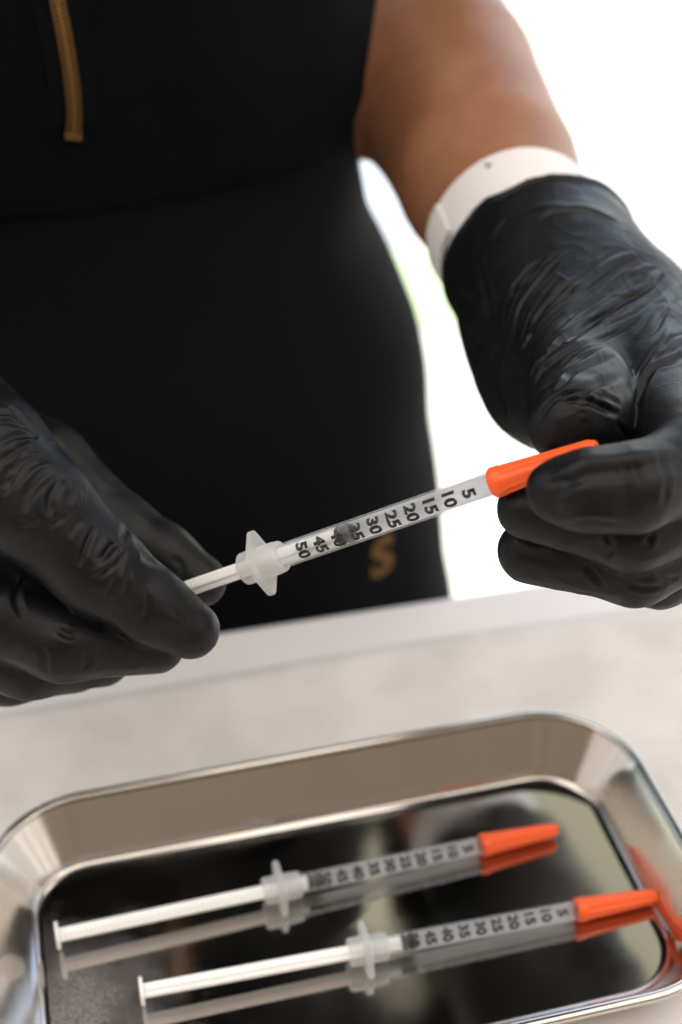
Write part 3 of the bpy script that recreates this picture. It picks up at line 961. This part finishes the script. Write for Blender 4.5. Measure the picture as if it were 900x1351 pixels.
STROKES_R += fan([[(836, 560), (846, 520), (866, 488), (902, 470)], [(834, 520), (850, 480), (880, 440), (904, 400)]], 5, .38, .8, 6)
STROKES_R += fan([[(720, 548), (745, 532), (775, 530), (815, 550)], [(722, 535), (750, 518), (790, 514), (822, 530)]], 5, .36, .75, 9)
STROKES_L += fan([[(0, 600), (14, 588), (34, 580), (52, 585)], [(2, 660), (18, 630), (38, 606), (60, 600)], [(34, 690), (46, 650), (70, 625), (92, 628)]], 5, .36, .85, 5)

STROKES_R += [S(.5, .9, 'groove', (826, 612), (832, 640), (828, 668)), S(.45, .8, 'groove', (838, 608), (846, 640), (842, 674)), S(.4, .8, 'groove', (816, 620), (820, 640), (815, 660)),
    S(.5, 1.2, 'groove', (870, 596), (880, 630), (876, 668)), S(.4, 1.0, 'groove', (720, 640), (745, 634), (770, 640)), S(.5, 1.4, 'fold', (745, 690), (780, 684), (830, 690)),
    S(.5, 1.0, 'groove', (800, 706), (806, 722), (800, 738)), S(.5, 1.0, 'groove', (830, 770), (850, 776), (880, 772))]
STROKES_L += [S(.35, 1.0, 'groove', (190, 770), (196, 800), (186, 826)), S(.5, .9, 'groove', (160, 742), (150, 770), (140, 790)), S(.4, .9, 'groove', (172, 752), (166, 778), (158, 800)),
    S(.4, 1.2, 'groove', (230, 800), (244, 812), (250, 830)), S(.5, 1.2, 'groove', (110, 858), (118, 870), (112, 884)), S(.45, 1.1, 'groove', (50, 850), (60, 866), (58, 884)),
    S(.4, 1.2, 'groove', (228, 735), (240, 748), (236, 762))]
# --- glove on the picture's right
CUFF_R = W_R[0] + ARM_R * .026
wr = (W_R[0] + ARM_R * .043, .0240)
print('WR', [(450 + F_PX * (Vector(q) - EYE).dot(Rt) / (Vector(q) - EYE).dot(Fw), 675.5 - F_PX * (Vector(q) - EYE).dot(Up) / (Vector(q) - EYE).dot(Fw), (Vector(q) - EYE).dot(Fw)) for q in (W_R[0], wr[0])])
palm = [
    [(W_R[0] + ARM_R * .012, .0250), (W_R[0] + ARM_R * .028, .0242), wr, pr(765, 395, .425, 24)],
    [pr(708, 352, .448, 22), pr(785, 450, .410, 19), pr(852, 520, .374, 14)],        # index metacarpal
    [pr(722, 350, .452, 19.5), pr(815, 440, .416, 18), pr(888, 518, .380, 13.5)],
    [pr(722, 345, .455, 18.5), pr(818, 436, .422, 14.5), pr(912, 512, .390, 12.5)],
    [pr(726, 336, .458, 16.5), pr(824, 428, .430, 12.5), pr(918, 512, .402, 11.5)],
    [pr(698, 372, .445, 18.5), pr(722, 440, .412, 18), pr(745, 480, .388, 15)],              # thumb base
    [pr(706, 432, .425, 18), pr(722, 512, .402, 13), pr(756, 562, .374, 9)],                 # thenar behind the thumb
    [pr(755, 470, .405, 17), pr(825, 500, .390, 14)],                                         # web
]
fingers = [
    [pr(735, 465, .392, 15.5), pr(765, 522, .355, 12.6), pr(768, 548, .343, 11.6), pr(757, 556, .334, 10.6)],      # thumb
    [pr(852, 520, .374, 13.5), pr(926, 612, .324, 11), pr(835, 643, .3105, 9.2), pr(776, 646, .3095, 8.6), pr(737, 647, .3110, 7.4)],
    [pr(888, 518, .380, 13), pr(945, 660, .335, 11), pr(835, 700, .327, 9.2), pr(699, 671, .334, 7.6)],
    [pr(912, 512, .390, 12), pr(948, 695, .347, 10.5), pr(838, 748, .338, 9.2), pr(700, 728, .347, 8)],
    [pr(934, 506, .402, 11), pr(940, 695, .367, 9.5), pr(870, 755, .356, 8.5), pr(765, 742, .362, 7.3)],
]
glove_r = glove('glove', P(760, 420, .40) + Vector((-.085, -.13, -.10)), P(760, 420, .40) + Vector((.10, .085, .08)), .00082,
                palm, fingers, CUFF_R, ARM_R, .026, STROKES_R, parent=person, cuff_r=.0262)
# --- glove on the picture's left
wl_ = W_L
palm = [
    [(W_L[0], .029), pr(-270, 380, .425, 27)],
    [pr(-270, 390, .42, 22), pr(-165, 450, .405, 19), pr(-62, 545, .396, 14)],
    [pr(-270, 420, .42, 22), pr(-180, 520, .405, 19), pr(-90, 625, .392, 14)],
    [pr(-280, 450, .42, 20), pr(-210, 580, .40, 17), pr(-135, 700, .392, 13)],
    [pr(-290, 470, .42, 18), pr(-240, 620, .40, 15), pr(-170, 745, .392, 12)],
    [pr(-240, 410, .405, 20), pr(-120, 520, .368, 18), pr(-25, 605, .352, 16)],
    [pr(-120, 540, .385, 17), pr(-60, 610, .375, 15)],
]
fingers = [
    [pr(-25, 605, .352, 16), pr(45, 668, .349, 13.5), pr(130, 750, .353, 11.2), pr(200, 800, .358, 9.2), pr(252, 831, .3605, 7.6)],
    [pr(-62, 545, .396, 14), pr(60, 612, .392, 11), pr(160, 700, .389, 9.4), pr(215, 733, .3865, 8.4), pr(265, 766, .3845, 7)],
    [pr(-90, 625, .392, 13.5), pr(-25, 800, .362, 11.5), pr(85, 845, .362, 10), pr(205, 850, .370, 8)],
    [pr(-135, 700, .392, 13), pr(-55, 845, .372, 11), pr(40, 872, .374, 9.5), pr(135, 868, .382, 8)],
    [pr(-170, 745, .392, 12), pr(-90, 870, .386, 10), pr(10, 888, .388, 8.5), pr(100, 880, .394, 7.5)],
]
glove_l = glove('glove', P(-20, 640, .39) + Vector((-.115, -.11, -.085)), P(-20, 640, .39) + Vector((.08, .10, .10)), .00088,
                palm, fingers, W_L[0], ARM_L, .027, STROKES_L, parent=person, cuff_r=.028)

# a few stray fibres caught on the glove
M_fibre = mat('white_fibre', (.8, .8, .8), .6)
bg_ = bvh_of(glove_r)
for pl in ([(703, 607), (701, 598), (699, 590), (700, 583)], [(706, 606), (704, 600), (706, 594)]):
    h = cast(bg_, 712, 600)[0]
    zc = (h - EYE).dot(Fw) - .004 if h is not None else .34
    path = [P(x, y, zc) for x, y in catmull(pl, 4)]
    rows = [[q + (Rt * math.cos(a) + Up * math.sin(a)) * .00005 for a in (0, 2.09, 4.19)] for q in path]
    link('lint_fibre', mesh(*grid_mesh(rows)), M_fibre, glove_r)
